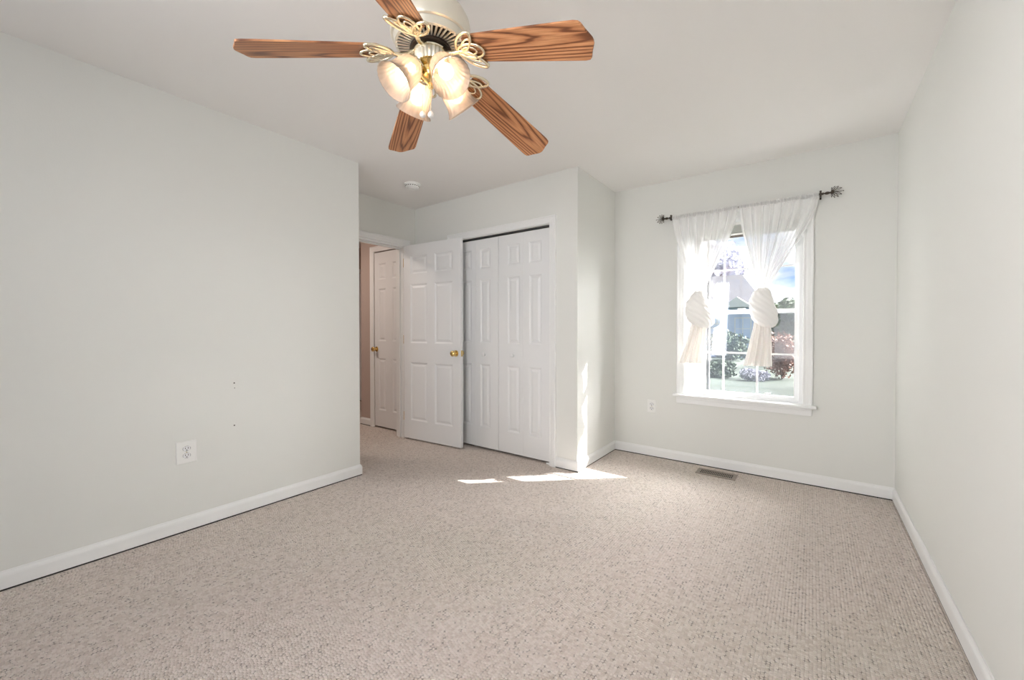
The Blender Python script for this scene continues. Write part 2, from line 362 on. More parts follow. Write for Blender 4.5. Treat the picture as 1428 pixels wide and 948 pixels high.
BASE = [(0, .008), (.013, .008), (.013, .062), (.011, .070), (.006, .078), (.004, .085), (0, .085)]
def baseboard(name, pts, label, sgn=1):
    """pts: plan polyline on the wall faces, room on the sgn side (mitred at corners)"""
    P = [Vector(p) for p in pts]; n = len(P); rings = []; gap = []
    for i, p in enumerate(P):
        d0 = (P[i]-P[i-1]).normalized() if i > 0 else (P[1]-P[0]).normalized()
        d1 = (P[i+1]-P[i]).normalized() if i < n-1 else (d0)
        n0 = Vector((-d0.y, d0.x))*sgn; n1 = Vector((-d1.y, d1.x))*sgn
        m = (n0+n1).normalized(); m = m/max(.2, m.dot(n0))
        rings.append([Vector((p.x+m.x*d, p.y+m.y*d, z)) for d, z in BASE])
        gap.append([Vector((p.x+m.x*d, p.y+m.y*d, z)) for d, z in ((0, 0), (.011, 0), (.011, .0078), (0, .0078))])
    o = MB().loft(rings).build(name, TRIM); tag(o, label, 'baseboard', kind='structure')
    MB().loft(gap).build('gap_shade', SLOT, o, label='dark strip standing in for shade in the gap between carpet and baseboard'); return o  # dark strip stands in for the shade under the baseboard
baseboard('baseboard_left', [(XL, YB), (XL, YE), (XD, YE)], 'white baseboard along the left wall, wrapping its end corner', -1)
baseboard('baseboard_right', [(XR, YW-.013), (XR, YB)], 'white baseboard along the right wall', -1)
baseboard('baseboard_window', [(XC+.013, YW), (XR, YW)], 'white baseboard under the window', -1)
baseboard('baseboard_closet', [(CX1+.066, YC), (XC, YC), (XC, YW)], 'white baseboard wrapping the sunlit closet corner', -1)
baseboard('baseboard_hall', [(HX0-.062, HY), (-4.39, HY), (-4.39, 3.76)], 'short white baseboard beside the hall door', 1)
baseboard('baseboard_back', [(XR-.013, YB), (XL+.013, YB)], 'white baseboard along the wall behind the camera', -1)

# ------------------------------------------------------------------ doors
def leaf(W, HH, TH, panels):
    """moulded door leaf, x 0..W, y 0..TH (front at y=0), z 0..HH; raised panels on both faces"""
    mb = MB(); bm = mb.bm
    xs = sorted({0, W, *[p[0] for p in panels], *[p[1] for p in panels]}); zs = sorted({0, HH, *[p[2] for p in panels], *[p[3] for p in panels]})
    inp = lambda x, z: any(p[0] < x < p[1] and p[2] < z < p[3] for p in panels)
    for y, s in ((0, 1), (TH, -1)):
        for i in range(len(xs)-1):
            for j in range(len(zs)-1):
                if not inp((xs[i]+xs[i+1])/2, (zs[j]+zs[j+1])/2):
                    mb.face([(xs[i], y, zs[j]), (xs[i+1], y, zs[j]), (xs[i+1], y, zs[j+1]), (xs[i], y, zs[j+1])])
        for x0, x1, z0, z1 in panels:
            zz = [z for z in zs if z0 <= z <= z1]; xx = [x for x in xs if x0 <= x <= x1]
            rings = []
            for ins, dep in ((0, 0), (.006, .0035), (.014, .009), (.020, .009), (.040, .0025)):
                a, b, c, d = x0+ins, x1-ins, z0+ins, z1-ins
                rings.append([Vector((a, y+s*dep, c)), Vector((b, y+s*dep, c)), Vector((b, y+s*dep, d)), Vector((a, y+s*dep, d))])
            mb.loft(rings, True, False); mb.face(rings[-1])
    for i in range(len(zs)-1):
        for x in (0, W): mb.face([(x, 0, zs[i]), (x, TH, zs[i]), (x, TH, zs[i+1]), (x, 0, zs[i+1])])
    for i in range(len(xs)-1):
        for z in (0, HH): mb.face([(xs[i], 0, z), (xs[i+1], 0, z), (xs[i+1], TH, z), (xs[i], TH, z)])
    return mb
PZ = [(.19, .79), (.99, 1.595), (1.70, 1.885)]
def cols(*c): return [(a, b, z0, z1) for a, b in c for z0, z1 in PZ]
def knob_mb(side=-1):
    M = Matrix.Rotation(PI/2*(1 if side < 0 else -1), 4, 'X')
    return MB().lathe([(.0305, 0), (.0305, .003), (.027, .007), (.013, .009), (.0105, .014), (.0105, .028), (.014, .033), (.024, .037), (.0275, .046), (.0265, .056), (.019, .063), (.006, .0655), (.0005, .066)], M, 28)

# door 1: open bedroom door
d1 = empty('door_1', (-3.437, 2.745, .014)); tag(d1, 'white six-panel bedroom door standing open in front of the closet', 'door', kind='structure')
ang = math.atan2(2.796-2.737, -2.675+3.437)
d1.rotation_euler.z = ang
leaf(.762, 2.0, .035, cols((.098, .332), (.432, .664))).build('door_leaf', DOORM, d1)
k = knob_mb(-1).build('door_knob', BRASSY, d1, smooth=True, label='polished brass door knob'); k.location = (.705, 0, .90)
k = knob_mb(1).build('door_knob', BRASSY, d1, smooth=True, label='polished brass door knob'); k.location = (.705, .035, .90)
MB().box(.7615, .7635, .006, .029, .872, .928).build('latch_plate', BRASSY, d1, label='brass latch plate')
for z in (.18, .98, 1.78):
    MB().lathe([(.006, 0), (.006, .09)], None, 12).build('hinge', BRASSY, d1).location = (-.004, .005, z)
# door 2: hall door
d2 = empty('door_2', (HX0+.003, HY+.004, .02)); tag(d2, 'closed white six-panel door seen through the bedroom doorway', 'door', kind='structure')
leaf(HX1-HX0-.006, 2.015, .035, cols((.072, .208), (.325, .442))).build('door_leaf', DOORM, d2)
k = knob_mb(-1).build('door_knob', BRASSY, d2, smooth=True, label='brass door knob'); k.location = (.035, 0, .895)
MB().box(.484, .498, -.012, .0, 1.66, 1.675).box(.488, .494, -.03, -.012, 1.664, 1.671).build('door_hook', BRONZE, d2, label='small dark metal hook')
# far hall door
d5 = empty('door_5', (FX0+.003, 3.745, .02)); tag(d5, 'far white door at the end of the hall, seen as a thin sliver', 'door', kind='structure')
leaf(FX1-FX0-.006, 2.01, .012, cols((.09, .29), (.38, .58))).build('door_leaf', DOORM, d5)
# doors 3 and 4: bifolds
bw = (CX1-CX0)/2-.004
for name, x0, pan, kx, lab in (('door_3', CX0+.003, ((.097, .224), (.335, .458)), .39, 'left bifold closet door, partly behind the open door'),
                               ('door_4', CX0+.005+bw, ((.103, .240), (.338, .468)), .168, 'right bifold closet door, fully visible')):
    d = empty(name, (x0, YC+.022, .022)); tag(d, 'white panelled ' + lab, 'door', kind='structure')
    hw = bw/2
    for a in (0, 1):
        cl = [(max(p[0]-a*hw, 0), p[1]-a*hw) for p in pan if (p[0] > hw) == bool(a)]
        L = leaf(hw-.0015, 1.978, .028, cols(*cl)).build('door_leaf', DOORM, d); L.location = (a*hw+.0007, 0, 0)
    M = Matrix.Rotation(PI/2, 4, 'X')
    k = MB().lathe([(.010, 0), (.009, .008), (.015, .014), (.019, .020), (.018, .026), (.008, .030), (.0005, .0305)], M, 24).build('knob', DOORM, d, smooth=True); k.location = (kx, 0, .885)
tr = MB().box(CX0, CX1, YC+.02, YC+.05, CZ-.012, CZ).build('trim_5', STEEL); tag(tr, 'dark track line above the bifold closet doors', 'track', kind='structure')
MB().box(-1.80, -1.768, YC+.006, YC+.018, .002, .016).build('door_bracket', PLATE, tr)
for a, b in ((CX0, CX0+.0015), (CX1-.0015, CX1)): MB().box(a, b, YC, YC+.10, 0, CZ).build('jamb', TRIM, tr)

# ------------------------------------------------------------------ window 1
win = empty('window_1', (-.464, YW, WZ0)); tag(win, 'white double-hung window with grid between the glass', 'window', kind='structure')
Wp = lambda mb, name, m, **kw: wpart(mb, name, m, win, **kw)
Wp(casing([(WX0, .585), (WX0, WZ1), (WX1, WZ1), (WX1, .585)], CAS, lambda a, z, h: Vector((a, YW-h, z)), 1), 'casing', TRIM)
Wp(MB().box(-.962, .033, YW-.052, YW+.03, .566, .588), 'stool', TRIM, bevel=.005)
Wp(MB().box(-.938, .006, YW-.016, YW-.0005, .508, .5655).box(-.938, .006, YW-.024, YW-.016, .545, .5655), 'apron', TRIM, bevel=.003)
fy0, fy1 = YW+.02, 3.80
Wp(MB().box(WX0, WX0+.022, YW, 3.82, .588, WZ1).box(WX1-.022, WX1, YW, 3.82, .588, WZ1).box(WX0+.022, WX1-.022, YW, 3.82, WZ1-.02, WZ1).box(WX0+.022, WX1-.022, YW+.03, 3.82, .5855, .597), 'window_frame', VINYL, bevel=.002)
gx0, gx1 = WX0+.022, WX1-.022
def sash(name, y, z0, z1, st, br, tr_):
    o = Wp(MB().box(gx0, gx0+st, y, y+.03, z0, z1).box(gx1-st, gx1, y, y+.03, z0, z1).box(gx0+st, gx1-st, y, y+.03, z0, z0+br).box(gx0+st, gx1-st, y, y+.03, z1-tr_, z1), name, VINYL, bevel=.002)
    a, b, c, d = gx0+st, gx1-st, z0+br, z1-tr_
    m = MB()
    for q in (1, 2): x = a+(b-a)*q/3; m.box(x-.007, x+.007, y+.012, y+.018, c, d)
    zc = (c+d)/2
    for q in range(3):
        xa = a+(b-a)*q/3+(.007 if q else 0); xb = a+(b-a)*(q+1)/3-(.007 if q < 2 else 0); m.box(xa, xb, y+.012, y+.018, zc-.007, zc+.007)
    bmesh.ops.translate(m.bm, verts=m.bm.verts, vec=-win.location); m.build('muntin_grid', VINYL, o)
    m = MB().box(a, b, y+.020, y+.023, c, d); bmesh.ops.translate(m.bm, verts=m.bm.verts, vec=-win.location); m.build('pane', GLASS, o)
    return o
low = sash('lower_sash', 3.712, .598, 1.300, .030, .034, .030)
upp = sash('upper_sash', 3.745, 1.268, 2.0, .030, .030, .034)
m = MB().box(gx0+.03, gx1-.03, 3.785, 3.7856, .60, 1.285); bmesh.ops.translate(m.bm, verts=m.bm.verts, vec=-win.location); m.build('insect_screen', SCREEN, win, label='fine grey mesh screen')
m = MB().box(-.29, -.25, 3.700, 3.7115, .634, .648); bmesh.ops.translate(m.bm, verts=m.bm.verts, vec=-win.location); m.build('sash_tab', VINYL, low)
m = MB().box(-.48, -.43, 3.700, 3.730, 1.3005, 1.312); bmesh.ops.translate(m.bm, verts=m.bm.verts, vec=-win.location); m.build('sash_lock', VINYL, low)
m = MB().box(-.071, -.060, 3.690, 3.698, .94, .99); bmesh.ops.translate(m.bm, verts=m.bm.verts, vec=Vector((-.012, .004, 0))-win.location); m.build('tilt_latch', PLATE, win)

# back window, added behind the camera to go with the fill lamps
wb = empty('added_window_back', (-1.15, YB, .5)); tag(wb, 'wide white window added behind the camera for fill light', 'window', kind='structure')
m = MB().box(-2.35, -2.31, YB-.08, YB, .5, 2.2).box(.01, .05, YB-.08, YB, .5, 2.2).box(-2.31, .01, YB-.08, YB, .5, .54).box(-2.31, .01, YB-.08, YB, 2.16, 2.2).box(-1.17, -1.13, YB-.08, YB-.04, .54, 2.16)
wpart(m, 'window_frame', VINYL, wb)  # frame, pane and casing of the added back window
wpart(MB().box(-2.31, .01, YB-.07, YB-.066, .54, 2.16), 'pane', GLASS, wb)
wpart(casing([(-2.35, .5), (-2.35, 2.2), (.05, 2.2), (.05, .5)], CAS, lambda a, z, h: Vector((a, YB+h, z)), 1), 'casing', TRIM, wb)

ws = empty('added_window_side', (XL, -.95, .62)); tag(ws, 'white side window added behind the camera on the left for fill light', 'window', kind='structure')  # side window added out of view to go with the side fill lamp
m = MB().box(XL-.08, XL, -1.62, -1.58, .62, 2.1).box(XL-.08, XL, -.32, -.28, .62, 2.1).box(XL-.08, XL, -1.58, -.32, .62, .66).box(XL-.08, XL, -1.58, -.32, 2.06, 2.1).box(XL-.08, XL-.04, -1.58, -.32, 1.34, 1.38)
wpart(m, 'window_frame', VINYL, ws)  # frame, pane and casing of the added side window
wpart(MB().box(XL-.07, XL-.066, -1.58, -.32, .66, 2.06), 'pane', GLASS, ws)
wpart(casing([(-1.62, .62), (-1.62, 2.1), (-.28, 2.1), (-.28, .62)], CAS, lambda a, z, h: Vector((XL+h, a, z)), 1), 'casing', TRIM, ws)

# ------------------------------------------------------------------ ceiling fan
HX, HYc, HZ = -1.073, .978, 2.112
fan = empty('ceiling_fan', (HX, HYc, H)); tag(fan, 'five-blade oak and brass ceiling fan with four lit glass shades', 'ceiling fan')
fz = HZ-H
F = lambda z: Matrix.Translation((0, 0, fz+z))
MB().lathe([(.0005, .3275), (.074, .3275), (.076, .31), (.074, .26), (.066, .235), (.060, .20), (.066, .17), (.072, .150), (.0005, .150)], F(0), 48).build('canopy', PEWTER, fan, smooth=True)
MB().lathe([(.0005, .149), (.070, .149), (.098, .138), (.122, .118), (.134, .095), (.1375, .070), (.1375, .045), (.1335, .036), (.127, .033), (.0005, .033)], F(0), 64).build('motor_housing', PEWTER, fan, smooth=True)
MB().lathe([(.0005, .0325), (.122, .0325), (.122, .020), (.112, .014), (.0005, .014)], F(0), 48).build('motor_core', DARKM, fan, label='dark motor inside the vented plate')
m = MB().lathe([(.116, .020), (.127, .0325), (.121, .010), (.113, .008)], F(0), 64, caps=False)
m.lathe([(.052, .012), (.062, .012), (.062, .004), (.052, .004)], F(0), 48, caps=False)
for i in range(44):
    M = F(0) @ Matrix.Rotation(2*PI*i/44, 4, 'Z'); m.box(.060, .117, -.0030, .0030, .006, .011, M)
m.build('vent_plate', PEWTER, fan, label='pale plate with radial slots')
MB().lathe([(.0005, .006), (.070, .006), (.072, .001), (.072, -.006), (.0005, -.006)], F(0), 48).build('flywheel', DARKM, fan)
MB().lathe([(.0005, -.006), (.058, -.006), (.061, -.010), (.060, -.014), (.0005, -.014)], F(0), 48).build('collar', BRASS, fan, smooth=True)
MB().lathe([(.0005, -.013), (.054, -.013), (.053, -.030), (.046, -.046), (.0005, -.046)], F(0), 96, flute=.035, nf=24).build('switch_housing', PEWTER, fan, smooth=True, label='fluted pale brass switch housing')
MB().lathe([(.0005, -.045), (.044, -.045), (.046, -.052), (.040, -.060), (.034, -.066), (.036, -.082), (.030, -.096), (.018, -.108), (.010, -.114), (.012, -.120), (.006, -.130), (.0005, -.132)], F(0), 40).build('light_fitter', BRASSY, fan, smooth=True)

HUB = Vector((0, 0, fz))
# blade data: azimuth, elevation of each blade axis (sagging unevenly)
blades = [(228.7, -7.5), (5.3, -16.9), (82.4, -15.3), (151.4, -10.1), (297.0, -11.0)]
def blade_outline():
    top = [(.165, .030), (.170, .042), (.180, .0495), (.20, .0525), (.30, .0565), (.42, .061), (.54, .0648), (.575, .0655), (.590, .063), (.5965, .056), (.5995, .048), (.604, .036), (.611, .022), (.6165, .010), (.618, 0)]
    return top + [(x, -y) for x, y in reversed(top[:-1])]
OUT = blade_outline()
bm_ = MB()
bm_.loft([[Vector((x, y, -.003)) for x, y in OUT], [Vector((x, y, .003)) for x, y in OUT]])
blade0 = bm_.build('blade', OAK, fan, bevel=.0012)
def loop(cx, angd, L, W, pointed, r=.0036, z=-.0085, inner=None):
    a0 = math.radians(angd); pts = []
    N = 26
    for i in range(N):
        t = 2*PI*i/N
        x = L/2*(1-math.cos(t)); y = W*math.sin(t)*(math.sin(t/2)**(.6 if pointed else .35))
        if pointed: y *= (1-.45*(x/L))
        pts.append(Vector((cx+x*math.cos(a0)-y*math.sin(a0), x*math.sin(a0)+y*math.cos(a0), z)))
    return pts
m = MB()
for s in (-1, 1):
    m.tube(loop(.130, 37*s, .108, .034, True), .0052, 8, True)
    m.tube(loop(.148, 37*s, .070, .019, True), .0034, 8, True)
m.tube(loop(.128, 0, .108, .030, False), .0048, 8, True)
m.tube(loop(.146, 0, .062, .016, False), .0034, 8, True)
m.tube([(.060, 0, .002), (.080, 0, -.012), (.105, 0, -.014), (.135, 0, -.0085)], [.009, .0085, .008, .006], 10)
for x, y in ((.172, .0), (.176, .028), (.176, -.028)): m.sphere((x, y, -.007), .0055, 10, (1, 1, .6))
br0 = m.build('blade_bracket', BRASS, fan, smooth=True, angle=60)
for i, (az, el) in enumerate(blades):
    a, e, p = math.radians(az), math.radians(el), math.radians(-13)
    u = Vector((math.cos(a)*math.cos(e), math.sin(a)*math.cos(e), math.sin(e))); Tn = Vector((-math.sin(a), math.cos(a), 0)); N = u.cross(Tn)
    L = math.cos(p)*Tn + math.sin(p)*N; N2 = u.cross(L)
    Mx = Matrix(((u.x, L.x, N2.x, HUB.x), (u.y, L.y, N2.y, HUB.y), (u.z, L.z, N2.z, HUB.z), (0, 0, 0, 1)))
    if i == 0: b, br = blade0, br0
    else:
        b = blade0.copy(); C.objects.link(b); b.parent = fan
        br = br0.copy(); C.objects.link(br); br.parent = fan
    b.matrix_local = Mx; br.matrix_local = Mx
# lamps
PROF = [(.026, 0), (.030, .004), (.041, .018), (.0465, .034), (.0475, .052), (.048, .070), (.051, .088), (.058, .104), (.066, .116)]
def shade_mb():
    o_ = [(r, z) for r, z in PROF]; i_ = [(r-.0022, z) for r, z in reversed(PROF)]
    m = MB(); n = 96; rings = []
    for r, z in o_+i_:
        fl = .012*min(1, z/.03)
        rings.append([Vector((r*(1+fl*math.cos(24*2*PI*k/n))*math.cos(2*PI*k/n), r*(1+fl*math.cos(24*2*PI*k/n))*math.sin(2*PI*k/n), z)) for k in range(n)])
    rings.append(rings[0]); m.loft(rings, True, False); return m
def bulb_mb(): return MB().lathe([(.0005, .012), (.012, .012), (.013, .030), (.020, .045), (.024, .060), (.0225, .073), (.014, .084), (.0005, .088)], None, 20)
sh0 = bu0 = so0 = None
for i, a in enumerate((76, 166, 256, 346)):
    c, s = math.cos(math.radians(a)), math.sin(math.radians(a))
    n0 = Vector((c*.060, s*.060, fz-.072)); n1 = Vector((c*.135, s*.135, fz-.159)); ax = (n1-n0).normalized()
    q = ax.to_track_quat('Z', 'X').to_matrix().to_4x4(); M = Matrix.Translation(n0) @ q
    MB().tube([(c*.030, s*.030, fz-.070), (c*.046, s*.046, fz-.052), (c*.058, s*.058, fz-.056), tuple(n0-ax*.004)], .0075, 10).build('lamp_arm', BRASS, fan, smooth=True)
    if i == 0:
        so0 = MB().lathe([(.0005, -.012), (.016, -.012), (.022, -.006), (.0315, -.002), (.0325, .006), (.030, .011), (.0005, .011)], None, 48, flute=.02, nf=16).build('lamp_socket', BRASS, fan, smooth=True)
        sh0 = shade_mb().build('lamp_shade', SHADEG, fan, smooth=True); bu0 = bulb_mb().build('bulb', BULB, sh0, smooth=True, label='glowing warm white bulb'); so, sh, bu = so0, sh0, bu0
    else:
        so = so0.copy(); C.objects.link(so); so.parent = fan
        sh = sh0.copy(); C.objects.link(sh); sh.parent = fan
        bu = bu0.copy(); C.objects.link(bu); bu.parent = sh
    so.matrix_local = M; sh.matrix_local = M
# pull chains
for dx, dy, zb in ((.012, -.012, -.218), (-.050, .006, -.190)):
    m = MB(); z0 = fz-.085 if dx > 0 else fz-.060; zz = fz+zb
    n = int((z0-zz)/.006)
    m.tube([(dx, dy, z0), (dx, dy, zz)], .0009, 6)
    for k in range(n): m.sphere((dx, dy, z0-.006*k), .0017, 6)
    c_ = m.build('pull_chain', CHAINM, fan)
    MB().lathe([(.0005, .012), (.004, .010), (.009, .004), (.011, -.003), (.009, -.009), (.0005, -.012)], Matrix.Translation((dx, dy, zz-.010)), 16).build('chain_ball', PLATE, c_, smooth=True, label='small cream pull ball')

# ------------------------------------------------------------------ smoke detector
m = empty('smoke_detector', (-2.875, 2.395, H)); tag(m, 'round white smoke detector on the ceiling near the doorway', 'smoke detector')
MB().lathe([(.0005, 0), (.070, 0), (.070, -.010), (.062, -.012), (.0005, -.012)], None, 48).build('base', PLATE, m, smooth=True)
MB().lathe([(.0005, -.012), (.060, -.012), (.063, -.022), (.058, -.034), (.044, -.039), (.042, -.036), (.030, -.036), (.028, -.041), (.0005, -.042)], None, 48).build('cover', PLATE, m, smooth=True)
v = MB()
for i in range(20):
    M = Matrix.Rotation(2*PI*i/20, 4, 'Z'); v.box(.0605, .0632, -.005, .005, -.027, -.021, M)
v.build('vent_slots', SLOT, m)

# ------------------------------------------------------------------ outlets
def outlet(loc, rz, w, h, label):
    o = empty('wall_outlet', loc); o.rotation_euler.z = rz; tag(o, label, 'outlet', 'duplex wall outlets')
    m = MB(); rr = []
    for ins, y in ((0, 0), (0, -.002), (.003, -.005)): rr.append([Vector((-w/2+ins, y, -h/2+ins)), Vector((w/2-ins, y, -h/2+ins)), Vector((w/2-ins, y, h/2-ins)), Vector((-w/2+ins, y, h/2-ins))])
    m.loft(rr).build('cover_plate', PLATE, o)
    for s in (-1, 1):
        zc = .0195*s
        pts = []
        for k in range(24):
            a = 2*PI*k/24; pts.append((.0168*math.cos(a), max(-.0125, min(.0125, .0168*math.sin(a)))+zc))
        r = MB().loft([[Vector((x, -.0048, z)) for x, z in pts], [Vector((x, -.0066, z)) for x, z in pts]]).build('receptacle', DOORM, o)
        d = MB().box(-.0078, -.0052, -.0072, -.006, zc-.001, zc+.0075).box(.0052, .0078, -.0072, -.006, zc-.001, zc+.0075)
        d.lathe([(.0028, -.001), (.0028, .0006)], Matrix.Translation((0, -.0066, zc-.0075)) @ Matrix.Rotation(PI/2, 4, 'X'), 12).build('slots', SLOT, r)
        d = MB().lathe([(.0185, 0), (.0185, .0003), (.0172, .0003), (.0172, 0)], Matrix.Translation((0, -.005, zc)) @ Matrix.Rotation(PI/2, 4, 'X') @ Matrix.Diagonal((1, .82, 1, 1)), 32, caps=False).build('seam', SLOT, r)
    MB().sphere((0, -.0052, 0), .003, 10, (1, .5, 1)).build('screw', CHAINM, o)
    return o
outlet((XL, .746, .449), PI/2, .096, .126, 'white duplex outlet low on the long left wall')
outlet((-1.153, YW, .451), 0, .077, .114, 'white duplex outlet left of the window')

# nail holes / anchors in the left wall
for i, (y, z, r, lab) in enumerate(((.985, .815, .0035, 'uppermost small dark nail hole in the left wall'), (.987, .784, .0022, 'faint nail hole just under the uppermost one'), (.984, .555, .0035, 'lowest small dark nail hole in the left wall'))):
    o = MB().lathe([(r*.4, -.0005), (r, .0004), (r*1.2, .0008), (.0005, .0002)], Matrix.Rotation(PI/2, 4, 'Y'), 10, caps=True).build('nail_hole', SLOT); o.location = (XL, y, z); tag(o, lab, 'nail hole', 'nail holes in the left wall')

# ------------------------------------------------------------------ floor register
vx0, vx1, vy0, vy1 = -.738, -.456, 3.450, 3.589
v = empty('floor_vent', ((vx0+vx1)/2, (vy0+vy1)/2, 0)); tag(v, 'brown metal floor register set in the carpet under the window', 'floor vent')
a, b, c, d = vx0+.026, vx1-.026, vy0+.024, vy1-.024
m = MB().box(vx0, a, vy0, vy1, 0, .006).box(b, vx1, vy0, vy1, 0, .006).box(a, b, vy0, c, 0, .006).box(a, b, d, vy1, 0, .006)
wpart(m, 'frame', VENTM, v, bevel=.002)
wpart(MB().box(a, b, c, d, 0, .0012), 'duct', SLOT, v)
m = MB(); n = 19
for i in range(1, n): x = a+(b-a)*i/n; m.box(x-.0015, x+.0015, c, d, .0015, .0055)
m.box(a, b, (c+d)/2-.002, (c+d)/2+.002, .0013, .004)
wpart(m, 'louvers', VENTM, v)

# ------------------------------------------------------------------ curtain rod
RY, RZ = 3.620, 2.100
rod = empty('curtain_rod', (-.46, RY, RZ)); tag(rod, 'dark bronze curtain rod with shell finials over the window', 'curtain rod')
RX0, RX1 = -.985, .055
wpart(MB().tube([(RX0, RY, RZ), (RX1, RY, RZ)], .0075, 12), 'pole', BRONZE, rod, smooth=True)
for sx, x in ((-1, -.975), (1, .045)):
    m = MB().box(x-.006, x+.006, RY-.014, RY+.014, RZ-.022, RZ+.022).box(x-.004, x+.004, RY+.014, YW-.003, RZ-.006, RZ+.006).box(x-.006, x+.006, YW-.003, YW, RZ-.025, RZ+.025)
    wpart(m, 'bracket', BRONZE, rod, bevel=.0015)
    e = RX0 if sx < 0 else RX1
    m = MB(); X = lambda t: e+sx*t
    m.lathe([(.008, 0), (.010, .004), (.006, .008), (.0045, .012), (.008, .018), (.0105, .026), (.009, .034), (.0055, .040), (.0075, .046), (.0035, .052), (.0005, .054)], Matrix.Translation((e, RY, RZ)) @ Matrix.Rotation(sx*PI/2, 4, 'Y'), 16)
    m.tube([(X(.05), RY, RZ), (X(.114), RY, RZ)], [.004, .0015], 8)
    m.sphere((X(.116), RY, RZ), .0035, 8)
    for k in range(-4, 5):
        if k == 0: continue
        t = k/4; th = t*1.45
        L = .070*(1-.50*abs(t)**1.2); p0 = (X(.046), RY, RZ)
        for off in (-.14, .14):
            pts = []
            for q in range(7):
                f = q/6; aa = th*(.85+.15*f)+off*math.sin(f*PI)*1.0
                pts.append((X(.048+L*f*math.cos(aa)), RY-.012*math.sin(f*PI)*(1-abs(t)*.5), RZ+L*f*math.sin(aa)*1.0))
            m.tube(pts, .0017, 6)
    wpart(m, 'finial', BRONZE, rod, smooth=True)

# ------------------------------------------------------------------ curtains
random.seed(4)
def cloth_sheet(stations, nu, folds, seed, sub=6):
    """stations: (z, xl, xr, yc, amp) top to bottom"""
    rnd = random.Random(seed); ph = [rnd.uniform(0, 6.28) for _ in range(5)]
    rows = []
    for a, b in zip(stations, stations[1:]):
        for k in range(sub):
            f = k/sub; rows.append([x*(1-f)+y*f for x, y in zip(a, b)])
    rows.append(list(stations[-1]))
    m = MB(); R = []
    for j, (z, xl, xr, yc, amp) in enumerate(rows):
        r = []
        for i in range(nu+1):
            u = i/nu; w_ = xr-xl
            y = yc+amp*(.6*math.sin(2*PI*folds*u+ph[0]+.5*math.sin(2*PI*2*u+ph[1]))+.3*math.sin(2*PI*folds*.53*u+ph[2])+.22*math.sin(2*PI*folds*1.9*u+ph[3]+j*.05))
            x = xl+w_*u+min(.008, w_*.01)*math.sin(2*PI*folds*u+ph[4])
            r.append(m.bm.verts.new((x, y, z)))
        R.append(r)
    for a, b in zip(R, R[1:]):
        for i in range(nu): m.bm.faces.new((a[i], a[i+1], b[i+1], b[i]))
    return m
def knot_mb(cx, cy, prof, swirl):
    """prof: (z, dx, rx, ry)"""
    m = MB(); n = 72; rings = []
    P = []
    for a, b in zip(prof, prof[1:]):
        for k in range(6): f = k/6; P.append([x*(1-f)+y*f for x, y in zip(a, b)])
    P.append(list(prof[-1])); zt = prof[0][0]; zb = prof[-1][0]
    # smooth
    for _ in range(3):
        for i in range(1, len(P)-1): P[i] = [P[i][0]]+[(P[i-1][q]+2*P[i][q]+P[i+1][q])/4 for q in (1, 2, 3)]
    for z, dx, rx, ry in P:
        v = (z-zb)/(zt-zb); ring = []
        for k in range(n):
            t = 2*PI*k/n
            g = 1+.085*abs(math.sin(3.5*(t+swirl*v*1.5)))+.05*math.sin(11*(t+swirl*v*1.4)+1.3)-.03
            ring.append(Vector((cx+dx+rx*g*math.cos(t), cy+ry*g*math.sin(t), z+.022*math.sin(t*1.0+2.2)*math.sin(PI*v))))
        rings.append(ring)
    return m.loft(rings)
def curtain(label, top, kx, knot, tail, seed):
    c = empty('curtain', ((top[0]+top[1])/2, RY, RZ)); tag(c, label, 'curtain', 'knotted sheer curtains')
    x0, x1 = top
    # header ruffle + rod pocket: front and back sheets around the pole
    hd = MB(); n = 220; R = []
    rnd = random.Random(seed+9); p1, p2 = rnd.uniform(0, 6), rnd.uniform(0, 6)
    for t in range(13):
        a = 2*PI*t/12-PI/2
        r = []
        for i in range(n+1):
            u = i/n; x = x0+(x1-x0)*u; rr = .0128+.0020*math.sin(2*PI*34*u+p1)+.0012*math.sin(2*PI*57*u+p2)
            r.append(hd.bm.verts.new((x, RY+rr*.95*math.cos(a), RZ-.002+rr*math.sin(a)*1.25)))
        R.append(r)
    for a_, b_ in zip(R, R[1:]):
        for i in range(n): hd.bm.faces.new((a_[i], a_[i+1], b_[i+1], b_[i]))
    wpart(hd, 'rod_pocket', SHEER, c, smooth=True, angle=80)
    kt = knot[0][0]
    kl, kr = kx-.034, kx+.034
    st = []
    for f, g in ((0, 0), (.12, .05), (.3, .20), (.5, .43), (.7, .68), (.86, .88), (1, 1)):
        z = (RZ-.013)*(1-f)+(kt-.02)*f
        st.append((z, x0*(1-g)+kl*g, x1*(1-g)+kr*g, RY-.002-.012*f, .010+.012*math.sin(PI*min(1, f*1.2))*.9))
    wpart(cloth_sheet(st, 200, 8, seed), 'drape', SHEER, c, smooth=True, angle=80)
    wpart(knot_mb(kx, RY-.018, knot, 2.2 if seed % 2 else 2.4), 'knot', SHEERK, c, smooth=True, angle=80)
    wpart(cloth_sheet(tail, 130, 4.5, seed+3), 'tail', SHEERT, c, smooth=True, angle=80)
    tb = [(z, a_+.012, b_-.012, y+.026, am) for z, a_, b_, y, am in tail[:-1]]+[(tail[-1][0]+.012, tail[-1][1]+.012, tail[-1][2]-.012, tail[-1][3]+.03, tail[-1][4])]
    wpart(cloth_sheet(tb, 110, 6, seed+5), 'back_layer', SHEERT, c, smooth=True, angle=80)
    return c
